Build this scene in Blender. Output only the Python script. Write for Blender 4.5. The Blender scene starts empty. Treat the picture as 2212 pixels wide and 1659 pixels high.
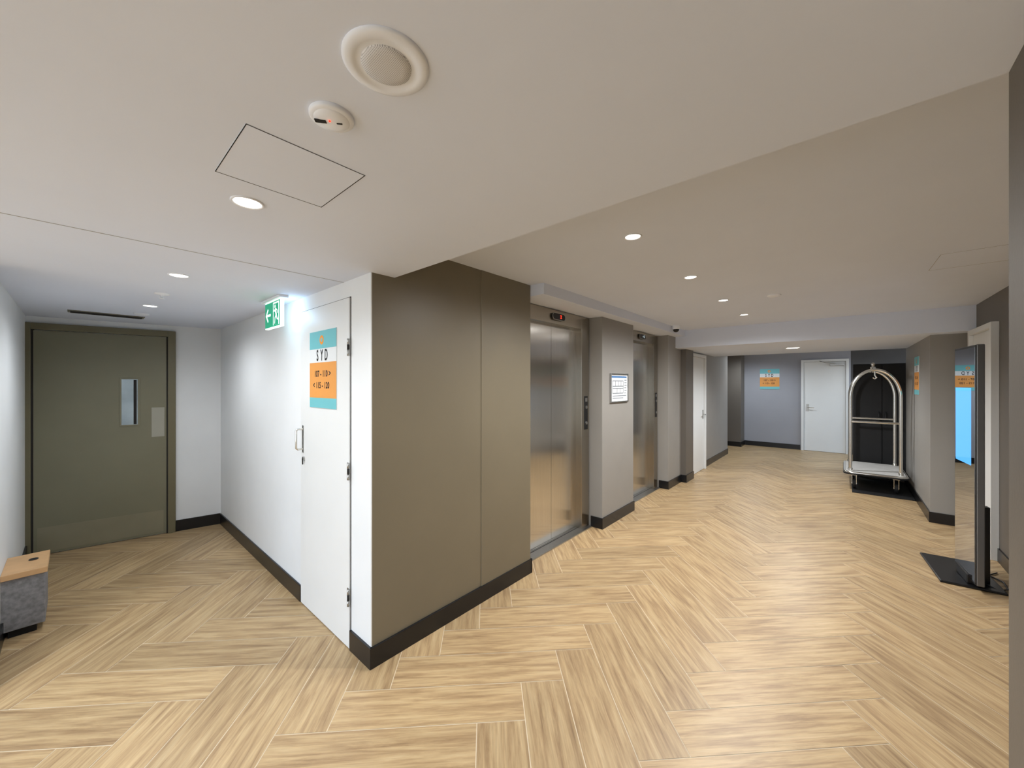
import bpy, bmesh, math, random
from mathutils import Matrix, Vector
random.seed(7)
sc = bpy.context.scene
try:
    sc.view_settings.view_transform = 'Standard'
    sc.view_settings.look = 'None'
except Exception as e:
    print(e)
COL = sc.collection

# ------------------------------------------------------------ materials
def s2l(c):
    return tuple(((v/255)/12.92 if v/255 <= .04045 else ((v/255+.055)/1.055)**2.4) for v in c)

def mat(name, rgb, rough=.6, metal=0, spec=.5, noise=.04, nscale=6, bump=0, bscale=200, emit=None, estr=0, aniso=0, coat=0, lin=False):
    m = bpy.data.materials.new(name); m.use_nodes = True
    nt = m.node_tree; b = nt.nodes['Principled BSDF']
    c = rgb if lin else s2l(rgb)
    b.inputs['Roughness'].default_value = rough
    b.inputs['Metallic'].default_value = metal
    b.inputs['Specular IOR Level'].default_value = spec
    b.inputs['Anisotropic'].default_value = aniso
    b.inputs['Coat Weight'].default_value = coat
    tc = nt.nodes.new('ShaderNodeTexCoord')
    if noise > 0:
        n = nt.nodes.new('ShaderNodeTexNoise'); n.inputs['Scale'].default_value = nscale; n.inputs['Detail'].default_value = 4
        nt.links.new(tc.outputs['Object'], n.inputs['Vector'])
        r = nt.nodes.new('ShaderNodeValToRGB')
        r.color_ramp.elements[0].position = .3; r.color_ramp.elements[1].position = .7
        r.color_ramp.elements[0].color = tuple(v*(1-noise) for v in c)+(1,)
        r.color_ramp.elements[1].color = tuple(min(1, v*(1+noise)) for v in c)+(1,)
        nt.links.new(n.outputs['Fac'], r.inputs['Fac'])
        nt.links.new(r.outputs['Color'], b.inputs['Base Color'])
    else:
        b.inputs['Base Color'].default_value = c+(1,)
    if bump > 0:
        n2 = nt.nodes.new('ShaderNodeTexNoise'); n2.inputs['Scale'].default_value = bscale; n2.inputs['Detail'].default_value = 3
        nt.links.new(tc.outputs['Object'], n2.inputs['Vector'])
        bp = nt.nodes.new('ShaderNodeBump'); bp.inputs['Strength'].default_value = bump; bp.inputs['Distance'].default_value = .002
        nt.links.new(n2.outputs['Fac'], bp.inputs['Height']); nt.links.new(bp.outputs['Normal'], b.inputs['Normal'])
    if emit is not None:
        b.inputs['Emission Color'].default_value = s2l(emit)+(1,)
        b.inputs['Emission Strength'].default_value = estr
    return m

M_ceil = mat('ceiling_paint', (220, 227, 242), .75, noise=.015, nscale=2, bump=.05)
M_white = mat('white_wall_paint', (228, 231, 233), .6, noise=.02, nscale=3, bump=.1, bscale=90)
M_wdoor = mat('white_door_paint', (226, 228, 228), .4, noise=.015, nscale=3)
M_olive = mat('olive_taupe_wall', (120, 111, 92), .42, noise=.05, nscale=2.0, bump=.1, bscale=120)
M_taupe = mat('taupe_wall', (146, 143, 138), .5, noise=.03, nscale=2.5, bump=.1, bscale=120)
M_dtaupe = mat('dark_taupe_wall', (100, 94, 87), .5, noise=.03, nscale=2.5, bump=.1, bscale=120)
M_blueg = mat('blue_grey_wall', (156, 158, 166), .55, noise=.03, nscale=2, bump=.1, bscale=120)
M_fdoor = mat('olive_door_paint', (122, 119, 98), .42, noise=.03, nscale=4)
M_fframe = mat('olive_frame_paint', (110, 104, 80), .4, noise=.03, nscale=4)
M_base = mat('black_skirting', (16, 16, 19), .3, noise=.05, nscale=8)
M_gap = mat('dark_gap', (38, 36, 34), .9, noise=0)
M_black = mat('black_plastic', (14, 14, 16), .35, noise=.05)
M_matte = mat('black_matte', (7, 7, 9), .7, noise=.1)
M_chrome = mat('chrome_tube', (224, 222, 216), .18, metal=1, noise=.02)
M_alu = mat('brushed_aluminium', (176, 176, 174), .35, metal=1, noise=.05, nscale=30)
M_plast = mat('white_plastic', (232, 236, 244), .4, noise=.01)
M_paper = mat('paper', (224, 228, 230), .5, noise=.01)
M_line = mat('plan_line', (96, 106, 116), .6, noise=0)
M_pblue = mat('plan_blue', (70, 120, 175), .6, noise=0)
M_ink = mat('black_ink', (22, 20, 20), .6, noise=0)
M_aqua = mat('sign_aqua', (112, 188, 196), .45, noise=.02)
M_orange = mat('sign_orange', (224, 154, 78), .45, noise=.02)
M_mark = mat('sign_mark', (240, 150, 40), .45, noise=0)
M_lens = mat('downlight_lens', (255, 250, 240), .5, noise=0, emit=(255, 250, 242), estr=6)
M_green = mat('exit_green', (10, 140, 105), .4, noise=0, emit=(16, 150, 112), estr=.75)
M_exw = mat('exit_white', (240, 255, 250), .4, noise=0, emit=(235, 255, 250), estr=1.2)
M_red = mat('led_red', (255, 30, 20), .4, noise=0, emit=(255, 40, 20), estr=4)
M_dim = mat('led_white', (200, 220, 230), .4, noise=0, emit=(200, 220, 230), estr=1)
M_mirror = mat('mirror_glass', (205, 207, 210), .01, metal=1, noise=0)
M_blue_refl = mat('blue_reflection', (40, 60, 80), .04, noise=.03, nscale=2, emit=(70, 142, 205), estr=2.0)  # glowing blue that stands in for the mirror's reflection
M_bench = mat('grey_speckled_laminate', (128, 128, 132), .7, noise=.3, nscale=40)
M_btop = mat('light_timber', (205, 165, 120), .45, noise=.08, nscale=12)
M_vglass = mat('vision_glass', (150, 160, 165), .08, metal=.9, noise=.3, nscale=3)
M_carpet = mat('trolley_deck', (190, 188, 184), .5, noise=.05, nscale=30)
M_rubber = mat('rubber', (25, 25, 26), .7, noise=.1)
M_alum_w = mat('vent_metal', (120, 116, 104), .5, noise=.02)

# brushed stainless: vertical brush lines spread reflections sideways
def stainless(name, rgb, rough, an):
    m = bpy.data.materials.new(name); m.use_nodes = True
    nt = m.node_tree; b = nt.nodes['Principled BSDF']
    b.inputs['Metallic'].default_value = 1
    tc = nt.nodes.new('ShaderNodeTexCoord'); mp = nt.nodes.new('ShaderNodeMapping')
    mp.inputs['Scale'].default_value = (200, 200, 2)
    n = nt.nodes.new('ShaderNodeTexNoise'); n.inputs['Scale'].default_value = 1.0; n.inputs['Detail'].default_value = 3
    nt.links.new(tc.outputs['Object'], mp.inputs['Vector']); nt.links.new(mp.outputs[0], n.inputs['Vector'])
    r = nt.nodes.new('ShaderNodeValToRGB'); c = s2l(rgb)
    r.color_ramp.elements[0].color = tuple(v*.82 for v in c)+(1,); r.color_ramp.elements[1].color = tuple(min(1, v*1.15) for v in c)+(1,)
    nt.links.new(n.outputs['Fac'], r.inputs['Fac']); nt.links.new(r.outputs[0], b.inputs['Base Color'])
    b.inputs['Roughness'].default_value = rough
    b.inputs['Anisotropic'].default_value = an
    tg = nt.nodes.new('ShaderNodeTangent'); tg.direction_type = 'RADIAL'; tg.axis = 'Z'
    nt.links.new(tg.outputs[0], b.inputs['Tangent'])
    return m
M_steel = stainless('lift_stainless', (214, 211, 205), .2, .9)
M_steel2 = stainless('lift_frame_stainless', (176, 169, 157), .24, .9)

# speaker grille
def grille_mat():
    m = bpy.data.materials.new('speaker_grille'); m.use_nodes = True
    nt = m.node_tree; b = nt.nodes['Principled BSDF']; b.inputs['Roughness'].default_value = .5
    tc = nt.nodes.new('ShaderNodeTexCoord'); s = nt.nodes.new('ShaderNodeVectorMath'); s.operation = 'SCALE'; s.inputs[3].default_value = 330
    f = nt.nodes.new('ShaderNodeVectorMath'); f.operation = 'FRACTION'
    mz = nt.nodes.new('ShaderNodeVectorMath'); mz.operation = 'MULTIPLY'; mz.inputs[1].default_value = (1, 1, 0)
    d = nt.nodes.new('ShaderNodeVectorMath'); d.operation = 'DISTANCE'; d.inputs[1].default_value = (.5, .5, 0)
    l = nt.nodes.new('ShaderNodeMath'); l.operation = 'LESS_THAN'; l.inputs[1].default_value = .33
    mx = nt.nodes.new('ShaderNodeMix'); mx.data_type = 'RGBA'
    mx.inputs[6].default_value = s2l((222, 222, 224))+(1,); mx.inputs[7].default_value = s2l((160, 160, 162))+(1,)
    nt.links.new(tc.outputs['Object'], s.inputs[0]); nt.links.new(s.outputs[0], f.inputs[0]); nt.links.new(f.outputs[0], mz.inputs[0])
    nt.links.new(mz.outputs[0], d.inputs[0]); nt.links.new(d.outputs['Value'], l.inputs[0]); nt.links.new(l.outputs[0], mx.inputs[0])
    nt.links.new(mx.outputs[2], b.inputs['Base Color'])
    return m
M_grille = grille_mat()

# ------------------------------------------------------------ helpers
def group(name, loc=(0, 0, 0), rz=0):
    e = bpy.data.objects.new(name, None); e.empty_display_size = .1
    e.location = loc; e.rotation_euler = (0, 0, rz); COL.objects.link(e); return e

def finish(name, bm, m, loc=(0, 0, 0), parent=None, smooth=False, rz=0):
    me = bpy.data.meshes.new(name); bm.to_mesh(me); bm.free()
    for mm in (m if isinstance(m, list) else [m]): me.materials.append(mm)
    if smooth:
        for p in me.polygons: p.use_smooth = True
    o = bpy.data.objects.new(name, me); o.location = loc; o.rotation_euler = (0, 0, rz); COL.objects.link(o)
    if parent: o.parent = parent
    return o

def box(name, x0, x1, y0, y1, z0, z1, m, parent=None, bev=0, rz=0):
    bm = bmesh.new(); bmesh.ops.create_cube(bm, size=1)
    bmesh.ops.scale(bm, vec=(abs(x1-x0), abs(y1-y0), abs(z1-z0)), verts=bm.verts)
    if bev: bmesh.ops.bevel(bm, geom=bm.edges[:], offset=bev, segments=2, affect='EDGES', profile=.5)
    return finish(name, bm, m, ((x0+x1)/2, (y0+y1)/2, (z0+z1)/2), parent, rz=rz)

def lathe(name, prof, m, loc, parent=None, seg=40, mats=None):
    bm = bmesh.new(); rings = []
    for r, z in prof:
        if r < 1e-6: rings.append([bm.verts.new((0, 0, z))])
        else: rings.append([bm.verts.new((r*math.cos(2*math.pi*i/seg), r*math.sin(2*math.pi*i/seg), z)) for i in range(seg)])
    for k in range(len(rings)-1):
        a, b = rings[k], rings[k+1]
        for i in range(seg):
            j = (i+1) % seg
            if len(a) == 1 and len(b) == 1: continue
            if len(a) == 1: f = bm.faces.new((a[0], b[i], b[j]))
            elif len(b) == 1: f = bm.faces.new((a[i], a[j], b[0]))
            else: f = bm.faces.new((a[i], a[j], b[j], b[i]))
            if mats: f.material_index = mats[k]
    bmesh.ops.recalc_face_normals(bm, faces=bm.faces)
    return finish(name, bm, m, loc, parent, smooth=True)

def tube(name, pts, r, m, parent=None, cyclic=False, res=8):
    cu = bpy.data.curves.new(name, 'CURVE'); cu.dimensions = '3D'; cu.bevel_depth = r; cu.bevel_resolution = res; cu.use_fill_caps = True
    sp = cu.splines.new('POLY'); sp.points.add(len(pts)-1)
    for p, q in zip(sp.points, pts): p.co = (*q, 1)
    sp.use_cyclic_u = cyclic; sp.use_smooth = True
    cu.materials.append(m)
    o = bpy.data.objects.new(name, cu); COL.objects.link(o)
    if parent: o.parent = parent
    return o

def poly(name, pts, y, m, parent):   # flat polygon in local xz plane, facing -y
    bm = bmesh.new(); vs = [bm.verts.new((p[0], y, p[1])) for p in pts]; bm.faces.new(vs)
    bmesh.ops.recalc_face_normals(bm, faces=bm.faces)
    return finish(name, bm, m, (0, 0, 0), parent)

def stroke(name, p, q, w, y, m, parent):
    dx, dz = q[0]-p[0], q[1]-p[1]; L = math.hypot(dx, dz); nx, nz = -dz/L*w/2, dx/L*w/2
    return poly(name, [(p[0]+nx, p[1]+nz), (p[0]-nx, p[1]-nz), (q[0]-nx, q[1]-nz), (q[0]+nx, q[1]+nz)], y, m, parent)

def disc(name, c, r, y, m, parent, n=24):
    return poly(name, [(c[0]+r*math.cos(2*math.pi*i/n), c[1]+r*math.sin(2*math.pi*i/n)) for i in range(n)], y, m, parent)

def text(name, s, x, z, size, y, m, parent, bold=0, sx=1):
    cu = bpy.data.curves.new(name, 'FONT'); cu.body = s; cu.size = size; cu.align_x = 'CENTER'; cu.align_y = 'CENTER'; cu.offset = bold
    cu.materials.append(m)
    o = bpy.data.objects.new(name, cu); o.location = (x, y, z); o.rotation_euler = (math.pi/2, 0, 0); o.scale = (sx, 1, 1)
    COL.objects.link(o); o.parent = parent; return o

# ------------------------------------------------------------ floor (herringbone plank tiles)
def wood():
    m = bpy.data.materials.new('herringbone_timber_tile'); m.use_nodes = True
    nt = m.node_tree; b = nt.nodes['Principled BSDF']
    uv = nt.nodes.new('ShaderNodeUVMap'); uv.uv_map = 'UVMap'
    mp = nt.nodes.new('ShaderNodeMapping'); mp.inputs['Scale'].default_value = (1.5, 19, 1)
    n = nt.nodes.new('ShaderNodeTexNoise'); n.inputs['Scale'].default_value = 1.6; n.inputs['Detail'].default_value = 9; n.inputs['Roughness'].default_value = .68; n.inputs['Distortion'].default_value = .3
    r = nt.nodes.new('ShaderNodeValToRGB')
    e = r.color_ramp.elements
    e[0].position = .25; e[0].color = s2l((122, 96, 68))+(1,)
    e[1].position = .75; e[1].color = s2l((203, 179, 140))+(1,)
    k = e.new(.42); k.color = s2l((164, 136, 100))+(1,)
    k = e.new(.54); k.color = s2l((185, 158, 118))+(1,)
    mp2 = nt.nodes.new('ShaderNodeMapping'); mp2.inputs['Scale'].default_value = (5, 130, 1)
    n2 = nt.nodes.new('ShaderNodeTexNoise'); n2.inputs['Scale'].default_value = 1; n2.inputs['Detail'].default_value = 2
    at = nt.nodes.new('ShaderNodeAttribute'); at.attribute_name = 'rnd'
    nt.links.new(uv.outputs[0], mp.inputs[0]); nt.links.new(mp.outputs[0], n.inputs['Vector']); nt.links.new(n.outputs['Fac'], r.inputs['Fac'])
    nt.links.new(uv.outputs[0], mp2.inputs[0]); nt.links.new(mp2.outputs[0], n2.inputs['Vector'])
    m1 = nt.nodes.new('ShaderNodeMath'); m1.operation = 'MULTIPLY_ADD'; m1.inputs[1].default_value = .2; m1.inputs[2].default_value = .84
    nt.links.new(at.outputs['Fac'], m1.inputs[0])
    m2 = nt.nodes.new('ShaderNodeMath'); m2.operation = 'MULTIPLY_ADD'; m2.inputs[1].default_value = .5; m2.inputs[2].default_value = .75
    nt.links.new(n2.outputs['Fac'], m2.inputs[0])
    m3 = nt.nodes.new('ShaderNodeMath'); m3.operation = 'MULTIPLY'
    nt.links.new(m1.outputs[0], m3.inputs[0]); nt.links.new(m2.outputs[0], m3.inputs[1])
    sc_ = nt.nodes.new('ShaderNodeVectorMath'); sc_.operation = 'SCALE'
    nt.links.new(r.outputs[0], sc_.inputs[0]); nt.links.new(m3.outputs[0], sc_.inputs[3])
    nt.links.new(sc_.outputs[0], b.inputs['Base Color'])
    b.inputs['Roughness'].default_value = .4
    b.inputs['Specular IOR Level'].default_value = .42
    bp = nt.nodes.new('ShaderNodeBump'); bp.inputs['Strength'].default_value = .15; bp.inputs['Distance'].default_value = .001
    nt.links.new(n2.outputs['Fac'], bp.inputs['Height']); nt.links.new(bp.outputs[0], b.inputs['Normal'])
    return m
M_wood = wood()
M_grout = mat('tile_grout', (218, 204, 178), .8, noise=.03)

FX0, FX1, FY0, FY1 = -5.75, 2.3, -4.0, 11.3
def build_floor():
    W = .2225; n = 4; L = W*n; g = .002
    bm = bmesh.new(); uvl = bm.loops.layers.uv.new('UVMap'); rl = bm.loops.layers.float_color.new('rnd')
    a0, b0 = .181-L, 1.743; q = 1/math.sqrt(2)
    def plank(ax, bx, la, lb):
        ca, cb = ax+la/2, bx+lb/2
        X, Y = (ca-cb)*q, (ca+cb)*q
        if X < FX0-.7 or X > FX1+.7 or Y < FY0-.7 or Y > FY1+.7: return
        cs = [(ax+g, bx+g), (ax+la-g, bx+g), (ax+la-g, bx+lb-g), (ax+g, bx+lb-g)]
        vs = [bm.verts.new(((a-b)*q, (a+b)*q, 0)) for a, b in cs]
        f = bm.faces.new(vs); ou, ov, rr = random.uniform(0, 50), random.uniform(0, 50), random.random()
        uvs = [(0, 0), (la, 0), (la, lb), (0, lb)]
        for lp, (u, v) in zip(f.loops, uvs):
            if lb > la: u, v = v, u
            lp[uvl].uv = (u+ou, v+ov); lp[rl] = (rr, rr, rr, 1)
    for k in range(-80, 100):
        for m_ in range(-12, 13):
            ox, oy = a0+(k+2*n*m_)*W, b0+k*W
            plank(ox, oy, L, W)
            plank(ox+n*W, oy+(1-n)*W, W, L)
    for co, no in (((FX0, 0, 0), (-1, 0, 0)), ((FX1, 0, 0), (1, 0, 0)), ((0, FY0, 0), (0, -1, 0)), ((0, FY1, 0), (0, 1, 0))):
        bmesh.ops.bisect_plane(bm, geom=bm.verts[:]+bm.edges[:]+bm.faces[:], plane_co=co, plane_no=no, clear_outer=True)
    vs = [bm.verts.new(p) for p in ((FX0, FY0, -.0012), (FX1, FY0, -.0012), (FX1, FY1, -.0012), (FX0, FY1, -.0012))]
    f = bm.faces.new(vs); f.material_index = 1
    vs = [bm.verts.new(p) for p in ((FX0, FY0, -.1), (FX0, FY1, -.1), (FX1, FY1, -.1), (FX1, FY0, -.1))]
    f = bm.faces.new(vs); f.material_index = 1
    finish('floor', bm, [M_wood, M_grout])
build_floor()

ZL, ZH, ZS = 2.16, 2.36, 2.10
# ------------------------------------------------------------ ceilings
box('ceiling', -5.75, 1.15, -4.0, 1.2, ZL, ZL+.32, M_ceil)
box('ceiling_corridor', -2.7, 1.15, 1.2, 6.05, ZH, ZH+.12, M_ceil)
box('ceiling_dropped_soffit', -2.7, 1.15, 6.05, 8.4, ZS, ZS+.38, M_ceil)
box('ceiling_far', -3.7, 2.3, 8.4, 11.4, 2.32, 2.48, M_ceil)
box('ceiling_lift_bulkhead', -2.3, -1.80, 2.452, 6.05, 2.27, ZH, M_ceil)
box('trim_ceiling_joint', -2.262, -2.258, -.3, 1.055, ZL-.0015, ZL, mat('joint_grey', (180, 180, 182), .8, noise=0))  # thin grey strip marking the ceiling joint

# ------------------------------------------------------------ walls
box('wall_closet_side', -5.5, -1.9405, 1.055, 1.07, 0, ZL, M_white)
box('wall_lift_pier_near', -2.7, -1.94, 1.062, 1.89, 0, ZH, M_olive)
box('wall_lift_pier_near_panel', -2.7, -1.934, 1.89, 2.45, 0, ZH, M_olive, bev=.003)
box('wall_lift_pier_middle', -2.7, -1.94, 3.69, 4.49, 0, 2.27, M_taupe)
box('wall_lift_pier_far', -2.7, -1.94, 5.72, 6.30, 0, 2.27, M_taupe)
box('wall_service_pier', -2.7, -1.86, 6.30, 6.68, 0, ZS, M_dtaupe)
box('wall_lift_back', -2.72, -2.4, 2.45, 5.72, 0, ZH, M_dtaupe)
box('wall_corridor_left_far', -2.7, -1.94, 6.68, 9.54, 0, ZS+.3, M_taupe)
box('wall_alcove_left', -3.7, -3.6, 9.54, 11.22, 0, 2.4, M_blueg)
box('wall_alcove_front', -3.6, -2.7, 9.44, 9.54, 0, 2.4, M_blueg)
box('wall_far_pier', -3.6, -1.90, 10.78, 11.22, 0, 2.4, M_dtaupe)
box('wall_far', -3.7, .13, 11.22, 11.34, 0, 2.4, M_blueg)
box('wall_far_right', .13, 2.3, 11.22, 11.34, 0, 2.4, mat('charcoal_wall', (74, 74, 76), .6, noise=.03))
box('wall_right', 1.03, 1.15, -4.0, 6.3, 0, ZH, M_dtaupe)
box('wall_right_pier', .74, 1.15, 6.3, 8.5, 0, 2.4, M_taupe)
box('wall_near_column', .245, 1.03, .78, 1.2, 0, ZL, M_dtaupe)
# alcove right, with an added opening for daylight
box('wall_window_side_a', 2.18, 2.3, 8.5, 9.1, 0, 2.4, M_taupe)
box('wall_window_side_b', 2.18, 2.3, 10.9, 11.22, 0, 2.4, M_taupe)
box('wall_window_side_sill', 2.18, 2.3, 9.1, 10.9, 0, .4, M_taupe)
box('wall_alcove_right_front', 1.15, 2.3, 8.4, 8.5, 0, 2.4, M_taupe)
def window(name, fixed, a0, a1, z0, z1, axis, n):
    g = group(name)
    def b(nm, p0, p1, q0, q1):
        if axis == 'x': box(nm, fixed-.03, fixed+.03, p0, p1, q0, q1, M_alu, g)
        else: box(nm, p0, p1, fixed-.03, fixed+.03, q0, q1, M_alu, g)
    b('sill', a0, a1, z0, z0+.05); b('head', a0, a1, z1-.05, z1)
    for i in range(n+1):
        p = a0+(a1-a0-.05)*i/n
        b('mullion_%d' % i, p, p+.05, z0+.05, z1-.05)
window('added_alcove_window', 2.24, 9.1, 10.9, .4, 2.32, 'x', 2)  # unseen, added to bring bluish light onto the far wall
# angled end wall
C = Vector((-5.22, 1.055, 0)); TH = math.atan2(-.9804, -.1971)
gw = Matrix.Translation(C) @ Matrix.Rotation(TH, 4, 'Z')
def abox(name, u0, u1, n0, n1, z0, z1, m, bev=0):
    c = gw @ Vector(((u0+u1)/2, (n0+n1)/2, 0))
    return box(name, c.x-(u1-u0)/2, c.x+(u1-u0)/2, c.y-(n1-n0)/2, c.y+(n1-n0)/2, z0, z1, m, None, bev, rz=TH)
abox('wall_end', -.02, 1.75, -.1, 0, 0, ZL, M_white)
box('wall_side_left', -5.48, -3.2, -.42, -.30, 0, ZL, M_white)
box('wall_lobby_left', -3.32, -3.2, -4.0, -.42, 0, ZL, M_white)
# unseen lobby glass front behind the camera, added to let daylight in
window('added_lobby_window', -3.95, -3.2, 1.03, .05, 2.14, 'y', 4)

# baseboards
BH = .115
box('baseboard_closet_side', -5.2, -2.905, 1.043, 1.055, 0, BH, M_base, bev=.002)
box('baseboard_corner', -2.165, -1.928, 1.043, 1.055, 0, BH, M_base)
box('baseboard_lift_pier_near', -1.94, -1.926, 1.044, 2.462, 0, BH, M_base, bev=.002)
box('baseboard_lift_pier_near_return', -2.07, -1.926, 2.45, 2.462, 0, BH, M_base)
box('baseboard_lift_pier_middle', -1.94, -1.928, 3.678, 4.502, 0, BH, M_base)
box('baseboard_lift_pier_middle_return', -2.07, -1.94, 3.678, 3.69, 0, BH, M_base)
box('baseboard_lift_pier_far', -1.94, -1.928, 5.708, 6.30, 0, BH, M_base)
box('baseboard_lift_pier_far_return', -2.07, -1.94, 5.708, 5.72, 0, BH, M_base)
box('baseboard_service_pier', -1.86, -1.848, 6.288, 6.68, 0, BH, M_base)
box('baseboard_service_pier_return', -1.928, -1.86, 6.288, 6.30, 0, BH, M_base)
box('baseboard_corridor_left_far', -1.94, -1.928, 7.62, 9.552, 0, BH, M_base)
box('baseboard_far_pier', -3.6, -1.888, 10.768, 10.78, 0, BH, M_base)
box('baseboard_far_pier_return', -1.90, -1.888, 10.78, 11.208, 0, BH, M_base)
box('baseboard_far', -1.888, -.76, 11.208, 11.22, 0, BH, M_base)
box('baseboard_far_right', .12, 2.18, 11.208, 11.22, 0, BH, M_base)
box('baseboard_right', 1.018, 1.03, 1.2, 5.29, 0, BH, M_base)
box('baseboard_right_pier', .728, .74, 6.288, 8.5, 0, BH, M_base)
box('baseboard_right_pier_return', .74, 1.03, 6.288, 6.30, 0, BH, M_base)
box('baseboard_side_left', -5.46, -3.2, -.30, -.288, 0, BH, M_base)
abox('baseboard_end_a', .005, .375, 0, .012, 0, BH, M_base)
abox('baseboard_end_b', 1.40, 1.52, 0, .012, 0, BH, M_base)

# ------------------------------------------------------------ olive fire door
g = group('door_1', C, TH)
box('frame_right', .375, .435, -.02, .035, 0, 2.10, M_fframe, g, .003)
box('frame_left', 1.345, 1.405, -.02, .035, 0, 2.10, M_fframe, g, .003)
box('frame_top', .435, 1.345, -.02, .035, 2.04, 2.10, M_fframe, g, .003)
box('stop_right', .435, .447, -.02, .02, 0, 2.04, M_gap, g)
box('stop_left', 1.333, 1.345, -.02, .02, 0, 2.04, M_gap, g)
box('leaf', .443, 1.337, .0, .016, .008, 2.035, M_fdoor, g)
box('kick_plate', .47, 1.31, .016, .018, .03, .25, mat('kick_plate', (132, 127, 106), .35, noise=.05, nscale=6), g)
box('vision_trim', .645, .79, .016, .022, 1.13, 1.61, M_fdoor, g, .002)
box('vision_panel', .66, .775, .022, .024, 1.145, 1.597, M_vglass, g)
box('vision_view_dark', .668, .69, .024, .0245, 1.15, 1.59, M_gap, g)
box('push_plate', .462, .56, .016, .019, 1.01, 1.31, mat('push_plate_grey', (160, 158, 145), .4, noise=.02), g, .001)

# ------------------------------------------------------------ closet door
g = group('door_2', (0, 1.055, 0))
box('reveal', -2.905, -2.165, -.001, .0, .0, 2.062, M_gap, g)
box('leaf', -2.898, -2.172, -.010, -.001, .006, 2.056, M_wdoor, g, .001)
for z in (.305, 1.04, 1.765):
    for k in range(3):
        bm = bmesh.new(); bmesh.ops.create_cone(bm, cap_ends=True, segments=14, radius1=.007, radius2=.007, depth=.03)
        finish('hinge_knuckle', bm, M_gap if k == 1 else M_alu, (-2.170, -.016, z-.034+.034*k), g, True)
    box('hinge_leaf', -2.195, -2.170, -.012, -.010, z-.05, z+.05, M_alu, g)
tube('pull_handle', [(-2.855, -.012, 1.235), (-2.855, -.045, 1.235), (-2.855, -.055, 1.225), (-2.855, -.055, 1.105), (-2.855, -.045, 1.095), (-2.855, -.012, 1.095)], .007, M_chrome, g)
box('pull_plate', -2.866, -2.844, -.013, -.010, 1.07, 1.26, M_alu, g)
bm = bmesh.new(); bmesh.ops.create_cone(bm, cap_ends=True, segments=20, radius1=.014, radius2=.014, depth=.012, matrix=Matrix.Rotation(math.pi/2, 4, 'X'))
finish('key_cylinder', bm, M_alu, (-2.835, -.015, 1.03), g)
tube('key_tag', [(-2.835, -.022, 1.03), (-2.832, -.022, .99)], .004, M_gap, g)

# ------------------------------------------------------------ direction signs
def sign(loc, rz, l1, l2, l3=None):
    g = group('room_direction_sign', loc, rz)
    box('panel', -.2, .2, 0, .004, -.25, .25, M_paper, g)
    box('aqua_band', -.2, .2, -.001, 0, .135, .25, M_aqua, g)
    disc('sun_mark', (-.01, .19), .03, -.0015, M_mark, g)
    disc('sun_mark_core', (-.01, .19), .014, -.002, M_aqua, g)
    for ch, xx in (('S', -.075), ('Y', -.01), ('D', .055)):
        text('lettering_'+ch, ch, xx, .088, .1, -.0015, M_ink, g, .002, .6)
    box('orange_panel', -.2, .2, -.001, 0, -.185, .045, M_orange, g)
    box('aqua_strip', -.2, .2, -.001, 0, -.25, -.185, M_aqua, g)
    text('line_1', l1, .0, -.03, .055, -.0015, M_ink, g, .0014, .95)
    text('line_2', l2, -.02, -.105, .055, -.0015, M_ink, g, .0014, .95)
    if l3: text('line_3', l3, 0, -.16, .05, -.0015, M_ink, g, .0012)
    return g
sign((-2.527, 1.041, 1.645), 0, '107 - 110 >', '< 115 - 120')
sign((-1.362, 11.214, 1.67), 0, '107 - 110 >', '< 115 - 120')
sign((.735, 7.3, 1.66), -math.pi/2, '107 - 110 >', '< 115 - 120')

# ------------------------------------------------------------ exit sign
g = group('emergency_exit_sign', (-3.065, .93, 2.045))
box('mount', -.19, .19, -.03, .03, .098, .115, M_plast, g, .003)
box('housing', -.16, .16, -.012, .012, -.095, .095, M_exw, g, .003)
box('green_face', -.152, .152, -.014, -.012, -.088, .088, M_green, g)
Y = -.0145
stroke('arrow_shaft', (-.125, 0), (-.03, 0), .016, Y, M_exw, g)
stroke('arrow_head_a', (-.13, -.004), (-.085, .045), .016, Y, M_exw, g)
stroke('arrow_head_b', (-.13, .004), (-.085, -.045), .016, Y, M_exw, g)
poly('doorway', [(.02, -.08), (.02, .08), (.14, .08), (.14, -.08)], Y, M_exw, g)
poly('doorway_inner', [(.03, -.08), (.03, .07), (.13, .07), (.13, -.08)], Y-.0004, M_green, g)
Y2 = Y-.0008
disc('head', (.062, .05), .012, Y2, M_exw, g)
for i, (p, q, w) in enumerate([((.07, .035), (.085, -.012), .022), ((.085, -.01), (.06, -.035), .013), ((.06, -.035), (.055, -.07), .011), ((.085, -.01), (.105, -.04), .013), ((.105, -.04), (.128, -.045), .011), ((.072, .03), (.045, .015), .009), ((.045, .015), (.035, .03), .008), ((.075, .03), (.105, .02), .009), ((.105, .02), (.112, -.002), .008)]):
    stroke('runner_%d' % i, p, q, w, Y2, M_exw, g)
ld = bpy.data.lights.new('exit_lamp', 'POINT'); ld.energy = .8; ld.color = (.4, .65, 1); ld.shadow_soft_size = .05
lo = bpy.data.objects.new('exit_lamp', ld); lo.location = (.1, .035, -.0); COL.objects.link(lo); lo.parent = g

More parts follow.
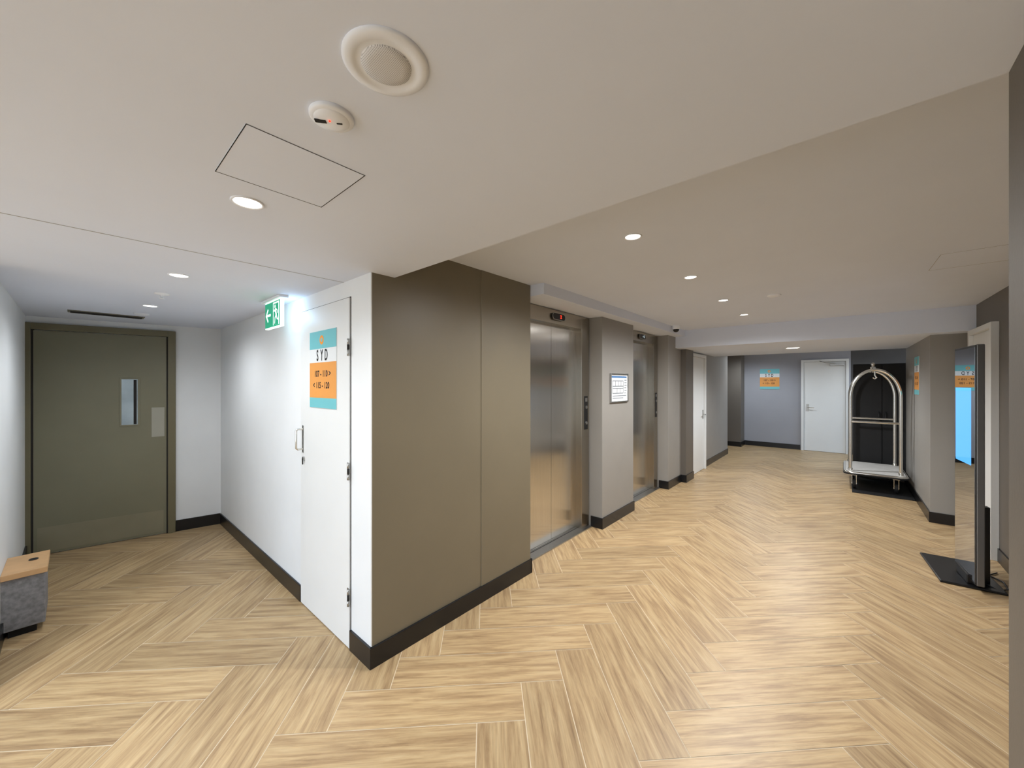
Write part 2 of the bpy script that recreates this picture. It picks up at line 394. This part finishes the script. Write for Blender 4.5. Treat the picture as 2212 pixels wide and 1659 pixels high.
# ------------------------------------------------------------ lifts
def lift(y0, digit, dm):
    yc = y0+.615
    g = group('elevator', (-2.09, yc, 0))
    w = .455
    box('jamb_near', -.1, 0, -.605, -w, 0, 2.265, M_steel2, g, .002)
    box('jamb_far', -.1, 0, w, .605, 0, 2.265, M_steel2, g, .002)
    box('header', -.1, 0, -w, w, 2.13, 2.265, M_steel2, g, .002)
    box('door_panel_near', -.105, -.074, -w, -.0015, .012, 2.13, M_steel, g, .001)
    box('door_panel_far', -.105, -.074, .0015, w, .012, 2.13, M_steel, g, .001)
    box('shaft_dark', -.2, -.11, -w, w, 0, 2.13, M_gap, g)
    box('sill', -.11, .04, -.6, .6, 0, .01, M_alu, g)
    box('sill_groove', -.06, -.05, -w, w, .01, .0105, M_gap, g)
    # indicator
    bm = bmesh.new(); N = 12; pts = []
    for i in range(N+1):
        a = -math.pi/2+math.pi*i/N; pts.append((.075+.032*math.cos(a), .032*math.sin(a)))
    for i in range(N+1):
        a = math.pi/2+math.pi*i/N; pts.append((-.075+.032*math.cos(a), .032*math.sin(a)))
    f = bm.faces.new([bm.verts.new((0.02, p[0], p[1])) for p in pts])
    r = bmesh.ops.extrude_face_region(bm, geom=[f]); bmesh.ops.translate(bm, vec=(-.02, 0, 0), verts=[v for v in r['geom'] if isinstance(v, bmesh.types.BMVert)])
    bmesh.ops.recalc_face_normals(bm, faces=bm.faces)
    finish('indicator', bm, M_black, (0, .0, 2.2), g)
    tube('indicator_rim', [(.02, p[0], p[1]+2.2) for p in pts], .003, M_alu, g, cyclic=True)
    e = bpy.data.objects.new('indicator_text', None); COL.objects.link(e); e.parent = g; e.rotation_euler = (0, 0, math.pi/2); e.location = (.021, 0, 2.2)
    text('digit', digit, .03, 0, .045, -.001, dm, e, .001)
    # call panel
    box('call_plate', 0, .004, w+.05, w+.12, 1.06, 1.42, M_black, g, .002)
    for z in (1.13, 1.30):
        bm = bmesh.new(); bmesh.ops.create_cone(bm, cap_ends=True, segments=20, radius1=.017, radius2=.017, depth=.008, matrix=Matrix.Rotation(math.pi/2, 4, 'Y'))
        finish('button', bm, M_alu, (.007, w+.085, z), g)
    box('call_display', .004, .006, w+.065, w+.105, 1.36, 1.40, M_alu, g)
lift(2.455, '2', M_red)
lift(4.49, '< 2', M_dim)

# evacuation plan
g = group('framed_evacuation_plan', (-1.94, 4.09, 1.505), math.pi/2)
box('backing', -.215, .215, -.008, 0, -.155, .155, M_paper, g)
for n_, a in (('t', (-.225, .225, .15, .165)), ('b', (-.225, .225, -.165, -.15)), ('l', (-.225, -.21, -.15, .15)), ('r', (.21, .225, -.15, .15))):
    box('frame_'+n_, a[0], a[1], -.018, 0, a[2], a[3], M_alu, g, .002)
poly('title_bar', [(-.19, .115), (-.19, .135), (.19, .135), (.19, .115)], -.0085, M_pblue, g)
segs = [((-.17, .08), (.1, .08)), ((-.17, -.06), (.1, -.06)), ((-.17, .08), (-.17, -.06)), ((.1, .08), (.1, -.06)), ((-.17, .02), (.1, .02)), ((-.17, -.005), (.1, -.005)), ((-.1, .08), (-.1, .02)), ((-.03, .08), (-.03, .02)), ((.04, .08), (.04, .02)), ((-.06, -.005), (-.06, -.06)), ((.02, -.005), (.02, -.06)), ((.13, .09), (.19, .09)), ((.13, .06), (.19, .06)), ((.13, .03), (.19, .03)), ((.13, 0), (.18, 0)), ((.13, -.03), (.19, -.03)), ((.13, -.06), (.17, -.06)), ((-.17, -.09), (.18, -.09)), ((-.17, -.115), (.1, -.115))]
for i, (p, q) in enumerate(segs): stroke('plan_line_%d' % i, p, q, .007, -.0085, M_line, g)

# ------------------------------------------------------------ white doors
def leverset(g, x, y, z, d, s):   # door facing -y local
    box('handle_plate', x-.025, x+.025, y-.006, y, z-.08, z+.08, M_alu, g, .002)
    tube('lever', [(x, y, z), (x, y-.045, z), (x+s*.02, y-.05, z), (x+s*.12, y-.05, z)], .009, M_chrome, g)
def wdoor(name, loc, rz, w, h, side, closer=False):
    g = group(name, loc, rz)
    fw = .05
    box('frame_l', -w/2-fw, -w/2, -.05, .0, 0, h+fw, M_wdoor, g, .003)
    box('frame_r', w/2, w/2+fw, -.05, .0, 0, h+fw, M_wdoor, g, .003)
    box('frame_t', -w/2, w/2, -.05, .0, h, h+fw, M_wdoor, g, .003)
    box('reveal', -w/2, w/2, -.002, 0, 0, h, M_gap, g)
    box('leaf', -w/2+.004, w/2-.004, -.02, -.002, .006, h-.004, M_wdoor, g)
    leverset(g, side*(w/2-.07), -.02, 1.0, 0, -side)
    if closer:
        box('closer_body', .1, .34, -.07, -.02, h-.1, h-.05, M_alu, g, .004)
        tube('closer_arm', [(.2, -.06, h-.045), (.02, -.16, h-.03), (-.08, -.05, h+.015)], .008, M_alu, g)
wdoor('door_3', (-1.94, 7.15, 0), math.pi/2, .80, 2.02, 1)
wdoor('door_4', (-.32, 11.22, 0), 0, .74, 2.06, -1, True)
wdoor('door_5', (1.03, 5.70, 0), -math.pi/2, .72, 2.05, -1)

# ------------------------------------------------------------ ceiling fixtures
def downlight(x, y, z, e=9, r=.043, ang=168, col=(.93, .965, 1)):
    g = group('ceiling_downlight', (x, y, z))
    lathe('trim_ring', [(r*1.12, 0), (r*1.12, -.003), (r*1.02, -.005), (r*.9, -.002), (r*.9, 0)], M_plast, (0, 0, 0), g)
    lathe('lens', [(0, -.002), (r*.9, -.002)], M_lens, (0, 0, 0), g)
    ld = bpy.data.lights.new('lamp', 'SPOT'); ld.energy = e; ld.spot_size = math.radians(ang); ld.spot_blend = .8; ld.shadow_soft_size = .04; ld.color = col
    lo = bpy.data.objects.new('lamp', ld); lo.location = (0, 0, -.03); COL.objects.link(lo); lo.parent = g
for x in (-1.507, -2.806, -4.07): downlight(x, .377, ZL, 29)
for y in (2.008, 3.056, 4.107, 5.119): downlight(-.87, y, ZH, 88, col=(.98, .975, .97))
downlight(-.575, 7.17, ZS, 115, .09)
downlight(-1.6, 10.1, 2.32, 75, col=(.85, .93, 1)); downlight(.4, 10.1, 2.32, 40, col=(.85, .93, 1))
for x, y in ((-1.9, -1.2), (-.6, -1.2), (-1.9, -2.6), (-.6, -2.6)): downlight(x, y, ZL, 26)  # unseen lobby downlights, added to brighten the near area

g = group('ceiling_speaker', (-.655, .388, ZL))
lathe('flange', [(.079, 0), (.079, -.003), (.072, -.006), (.060, -.007), (.056, -.004), (.046, -.004)], M_plast, (0, 0, 0), g, 56)
lathe('grille', [(.046, -.004), (.045, -.007), (.03, -.009), (0, -.010)], M_grille, (0, 0, 0), g, 56)

def smoke(x, y, z, r=.05, name='smoke_detector', led=True):
    g = group(name, (x, y, z))
    lathe('base', [(r, 0), (r, -.006), (r*.94, -.009), (r*.8, -.010)], M_plast, (0, 0, 0), g)
    lathe('head', [(r*.8, -.010), (r*.74, -.013), (r*.5, -.016), (0, -.017)], M_plast, (0, 0, 0), g)
    if led:
        bm = bmesh.new(); bmesh.ops.create_uvsphere(bm, u_segments=12, v_segments=8, radius=.0022); finish('led', bm, M_red, (r*.1, -r*.15, -.0175), g)
        b = box('label_block', -.012, .012, -.005, .005, -.0012, .0012, M_gap, g); b.location = (-.012, -.020, -.0162); b.rotation_euler = (0, 0, .9)
        b = box('label_dash', -.006, .006, -.0014, .0014, -.0012, .0012, M_gap, g); b.location = (.012, .012, -.0168); b.rotation_euler = (0, 0, .9)
smoke(-.877, .382, ZL, .047)
smoke(-4.58, .37, ZL, .05, led=False)
smoke(-.474, 4.176, ZH, .055, led=False)
def sprinkler(x, y, z):
    g = group('fire_sprinkler', (x, y, z))
    lathe('escutcheon', [(.04, 0), (.038, -.005), (.015, -.01), (.008, -.012), (.006, -.03), (.016, -.032), (.016, -.034), (0, -.034)], M_plast, (0, 0, 0), g)
sprinkler(-3.47, .379, ZL)

def apanel(x0, x1, y0, y1, z, m=M_gap, t=.003):
    g = group('ceiling_access_panel', ((x0+x1)/2, (y0+y1)/2, z))
    a, b = (x1-x0)/2, (y1-y0)/2
    box('panel', -a, a, -b, b, -.001, 0, M_ceil, g)
    box('gap_1', -a, a, -b, -b+t, -.0015, -.001, m, g); box('gap_2', -a, a, b-t, b, -.0015, -.001, m, g)
    box('gap_3', -a, -a+t, -b, b, -.0015, -.001, m, g); box('gap_4', a-t, a, -b, b, -.0015, -.001, m, g)
apanel(-1.355, -1.052, .26, .555, ZL, t=.0022)
apanel(.46, .92, 3.55, 4.0, ZH, mat('soft_gap', (160, 158, 154), .8, noise=0))

g = group('air_vent_grille', (-4.85, .18, ZL))
box('frame', -.07, .07, -.23, .23, -.006, 0, M_alum_w, g, .002)
for i in range(4): box('slat_%d' % i, -.055+.03*i, -.04+.03*i, -.215, .215, -.010, -.006, M_gap, g)

g = group('dome_security_camera', (-1.74, 5.45, ZH))
lathe('mount', [(.05, 0), (.05, -.03), (.045, -.05), (.04, -.055)], M_plast, (0, 0, 0), g)
lathe('dome', [(.04, -.055), (.038, -.07), (.028, -.085), (.012, -.094), (0, -.096)], M_black, (0, 0, 0), g)

# ------------------------------------------------------------ luggage trolley
M_mat = M_matte
box('black_floor_mat', .10, .725, 7.29, 8.52, 0, .012, M_mat, bev=.003)
g = group('luggage_trolley', (.345, 7.95, .012))
hw, hl = .315, .50
bm = bmesh.new(); bmesh.ops.create_cube(bm, size=1); bmesh.ops.scale(bm, vec=(hw*2, hl*2, .035), verts=bm.verts)
ve = [e for e in bm.edges if abs(e.verts[0].co.z-e.verts[1].co.z) > .01]
bmesh.ops.bevel(bm, geom=ve, offset=.07, segments=6, affect='EDGES', profile=.5)
finish('deck', bm, M_carpet, (0, 0, .245), g)
rim = []
for cx, cy, a0 in ((hw-.07, hl-.07, 0), (-hw+.07, hl-.07, 90), (-hw+.07, -hl+.07, 180), (hw-.07, -hl+.07, 270)):
    for i in range(7):
        a = math.radians(a0+15*i); rim.append((cx+.075*math.cos(a), cy+.075*math.sin(a), .243))
tube('bumper', rim, .02, M_chrome, g, cyclic=True)
tube('bumper_rubber', [(x*1.03, y*1.02, z-.012) for x, y, z in rim], .014, M_rubber, g, cyclic=True)
for k, yy in enumerate((-.42, .42)):
    R = .262; pts = [(-R, yy, .26)]
    for i in range(25):
        a = math.pi-math.pi*i/24; pts.append((R*math.cos(a), yy, 1.34+.40*math.sin(a)))
    pts.append((R, yy, .26))
    tube('hoop_%d' % k, pts, .021, M_chrome, g)
    tube('cross_rail_%d' % k, [(-R, yy, .985), (R, yy, .985)], .016, M_chrome, g)
    for sx in (-R, R):
        lathe('post_collar', [(.028, 0), (.028, .03), (.022, .04)], M_chrome, (sx, yy, .262), g, 20)
tube('top_hanging_bar', [(0, -.42, 1.74), (0, -.3, 1.765), (0, 0, 1.775), (0, .3, 1.765), (0, .42, 1.74)], .017, M_chrome, g)
lathe('finial', [(.0, .09), (.018, .08), (.026, .06), (.018, .04), (.012, .03), (.03, .02), (.035, .0), (.03, -.03), (0, -.035)], M_chrome, (0, 0, 1.775), g, 24)
tube('garment_hook', [(0, -.42, 1.73), (0, -.42, 1.66), (.02, -.42, 1.63), (.0, -.42, 1.61), (-.02, -.42, 1.63)], .009, M_chrome, g)
for sx in (-.22, .22):
    for sy in (-.38, .38):
        bm = bmesh.new(); bmesh.ops.create_cone(bm, cap_ends=True, segments=28, radius1=.07, radius2=.07, depth=.035, matrix=Matrix.Rotation(math.pi/2, 4, 'Y'))
        bmesh.ops.bevel(bm, geom=[e for e in bm.edges if e.calc_face_angle(0) > .8], offset=.008, segments=2, affect='EDGES')
        finish('caster_wheel', bm, M_rubber, (sx, sy, .07), g)
        for d in (-.024, .024): box('caster_fork', sx+d-.003, sx+d+.003, sy-.02, sy+.02, .06, .19, M_chrome, g)
        box('caster_plate', sx-.035, sx+.035, sy-.035, sy+.035, .19, .228, M_chrome, g, .003)
        bm = bmesh.new(); bmesh.ops.create_cone(bm, cap_ends=True, segments=16, radius1=.012, radius2=.012, depth=.06, matrix=Matrix.Rotation(math.pi/2, 4, 'Y'))
        finish('caster_axle', bm, M_chrome, (sx, sy, .07), g)

# tall black cabinet
g = group('black_storage_cabinet', (.47, 8.85, 0))
box('carcass', -.34, .36, -.27, .27, .05, 1.88, M_matte, g, .006)
box('plinth', -.32, .34, -.24, .25, 0, .05, M_black, g)
box('door_l', -.335, .005, -.29, -.27, .07, 1.87, M_matte, g, .003)
box('door_r', .012, .355, -.29, -.27, .07, 1.87, M_matte, g, .003)
for x in (-.03, .045): tube('handle', [(x, -.29, .9), (x, -.32, .91), (x, -.32, 1.09), (x, -.29, 1.1)], .006, M_black, g)

# ------------------------------------------------------------ freestanding mirror
ang = math.atan2(-.48, .035)
g = group('freestanding_mirror', (.73, 4.62, 0), ang)   # local x runs towards the camera, -y faces the corridor
W2 = .235
box('base_plate', -.45, .17, -.17, .17, 0, .018, M_black, g, .006)
box('upright_foot', -.12, .12, -.02, .05, .018, .09, M_black, g, .005)
box('body', -W2, W2, -.0, .042, .05, 1.845, mat('mirror_side', (112, 112, 112), .35, metal=.6, noise=.03), g, .006)
box('bezel', -W2+.004, W2-.004, -.004, 0, .055, 1.84, M_black, g, .001)
box('mirror_pane', -W2+.016, W2-.016, -.006, -.004, .07, 1.825, M_mirror, g)
box('reflection_panel', -W2+.04, W2-.09, -.0075, -.006, .93, 1.52, M_blue_refl, g)  # emissive panel painted in place of a blue reflection
box('rear_strut', -.03, .03, .042, .12, .018, .6, M_black, g, .004)
tube('power_cable', [(.06, .08, .03), (.12, .13, .012), (.05, .2, .008), (-.1, .22, .008), (-.2, .17, .008), (-.3, .24, .008)], .005, M_black, g)

# ------------------------------------------------------------ small bench by the left wall
g = group('timber_top_bench', (-3.97, -.215, 0))
box('plinth', -.14, .14, -.06, .05, 0, .05, M_matte, g)
box('body', -.17, .17, -.085, .085, .05, .365, M_bench, g, .003)
box('top', -.185, .185, -.085, .095, .365, .40, M_btop, g, .003)
lathe('grommet', [(.022, .402), (.02, .405), (.014, .404), (.014, .4005), (0, .4005)], M_gap, (-.03, .03, 0), g, 20)

# ------------------------------------------------------------ panel light added behind the camera as unseen fill
g = group('added_fill_panel_light', (-1.2, -1.9, ZL))
box('diffuser_frame', -.65, .65, -.35, .35, -.02, 0, M_plast, g, .003)
ld = bpy.data.lights.new('fill_lamp', 'AREA'); ld.shape = 'RECTANGLE'; ld.size = 1.2; ld.size_y = .6; ld.energy = 66; ld.color = (.93, .965, 1)
lo = bpy.data.objects.new('fill_lamp', ld); lo.location = (0, 0, -.025); COL.objects.link(lo); lo.parent = g

# ------------------------------------------------------------ world
w = bpy.data.worlds.new('daylight'); sc.world = w; w.use_nodes = True
nt = w.node_tree; bg = nt.nodes['Background']
tc = nt.nodes.new('ShaderNodeTexCoord'); sp = nt.nodes.new('ShaderNodeSeparateXYZ'); r = nt.nodes.new('ShaderNodeValToRGB')
r.color_ramp.elements[0].position = .45; r.color_ramp.elements[0].color = (.62, .62, .6, 1)
r.color_ramp.elements[1].position = .6; r.color_ramp.elements[1].color = (.55, .75, 1, 1)
ma = nt.nodes.new('ShaderNodeMath'); ma.operation = 'MULTIPLY_ADD'; ma.inputs[1].default_value = .5; ma.inputs[2].default_value = .5
nt.links.new(tc.outputs['Generated'], sp.inputs[0]); nt.links.new(sp.outputs['Z'], ma.inputs[0]); nt.links.new(ma.outputs[0], r.inputs[0]); nt.links.new(r.outputs[0], bg.inputs['Color'])
bg.inputs['Strength'].default_value = 4.5

# ------------------------------------------------------------ camera
cd = bpy.data.cameras.new('camera'); cam = bpy.data.objects.new('camera', cd); COL.objects.link(cam)
cd.sensor_width = 36; cd.sensor_fit = 'HORIZONTAL'; cd.lens = 820/2212*36; cd.clip_start = .02
cam.location = (0, 0, 1.55); cam.rotation_euler = (math.pi/2, 0, math.radians(41.08))
sc.camera = cam
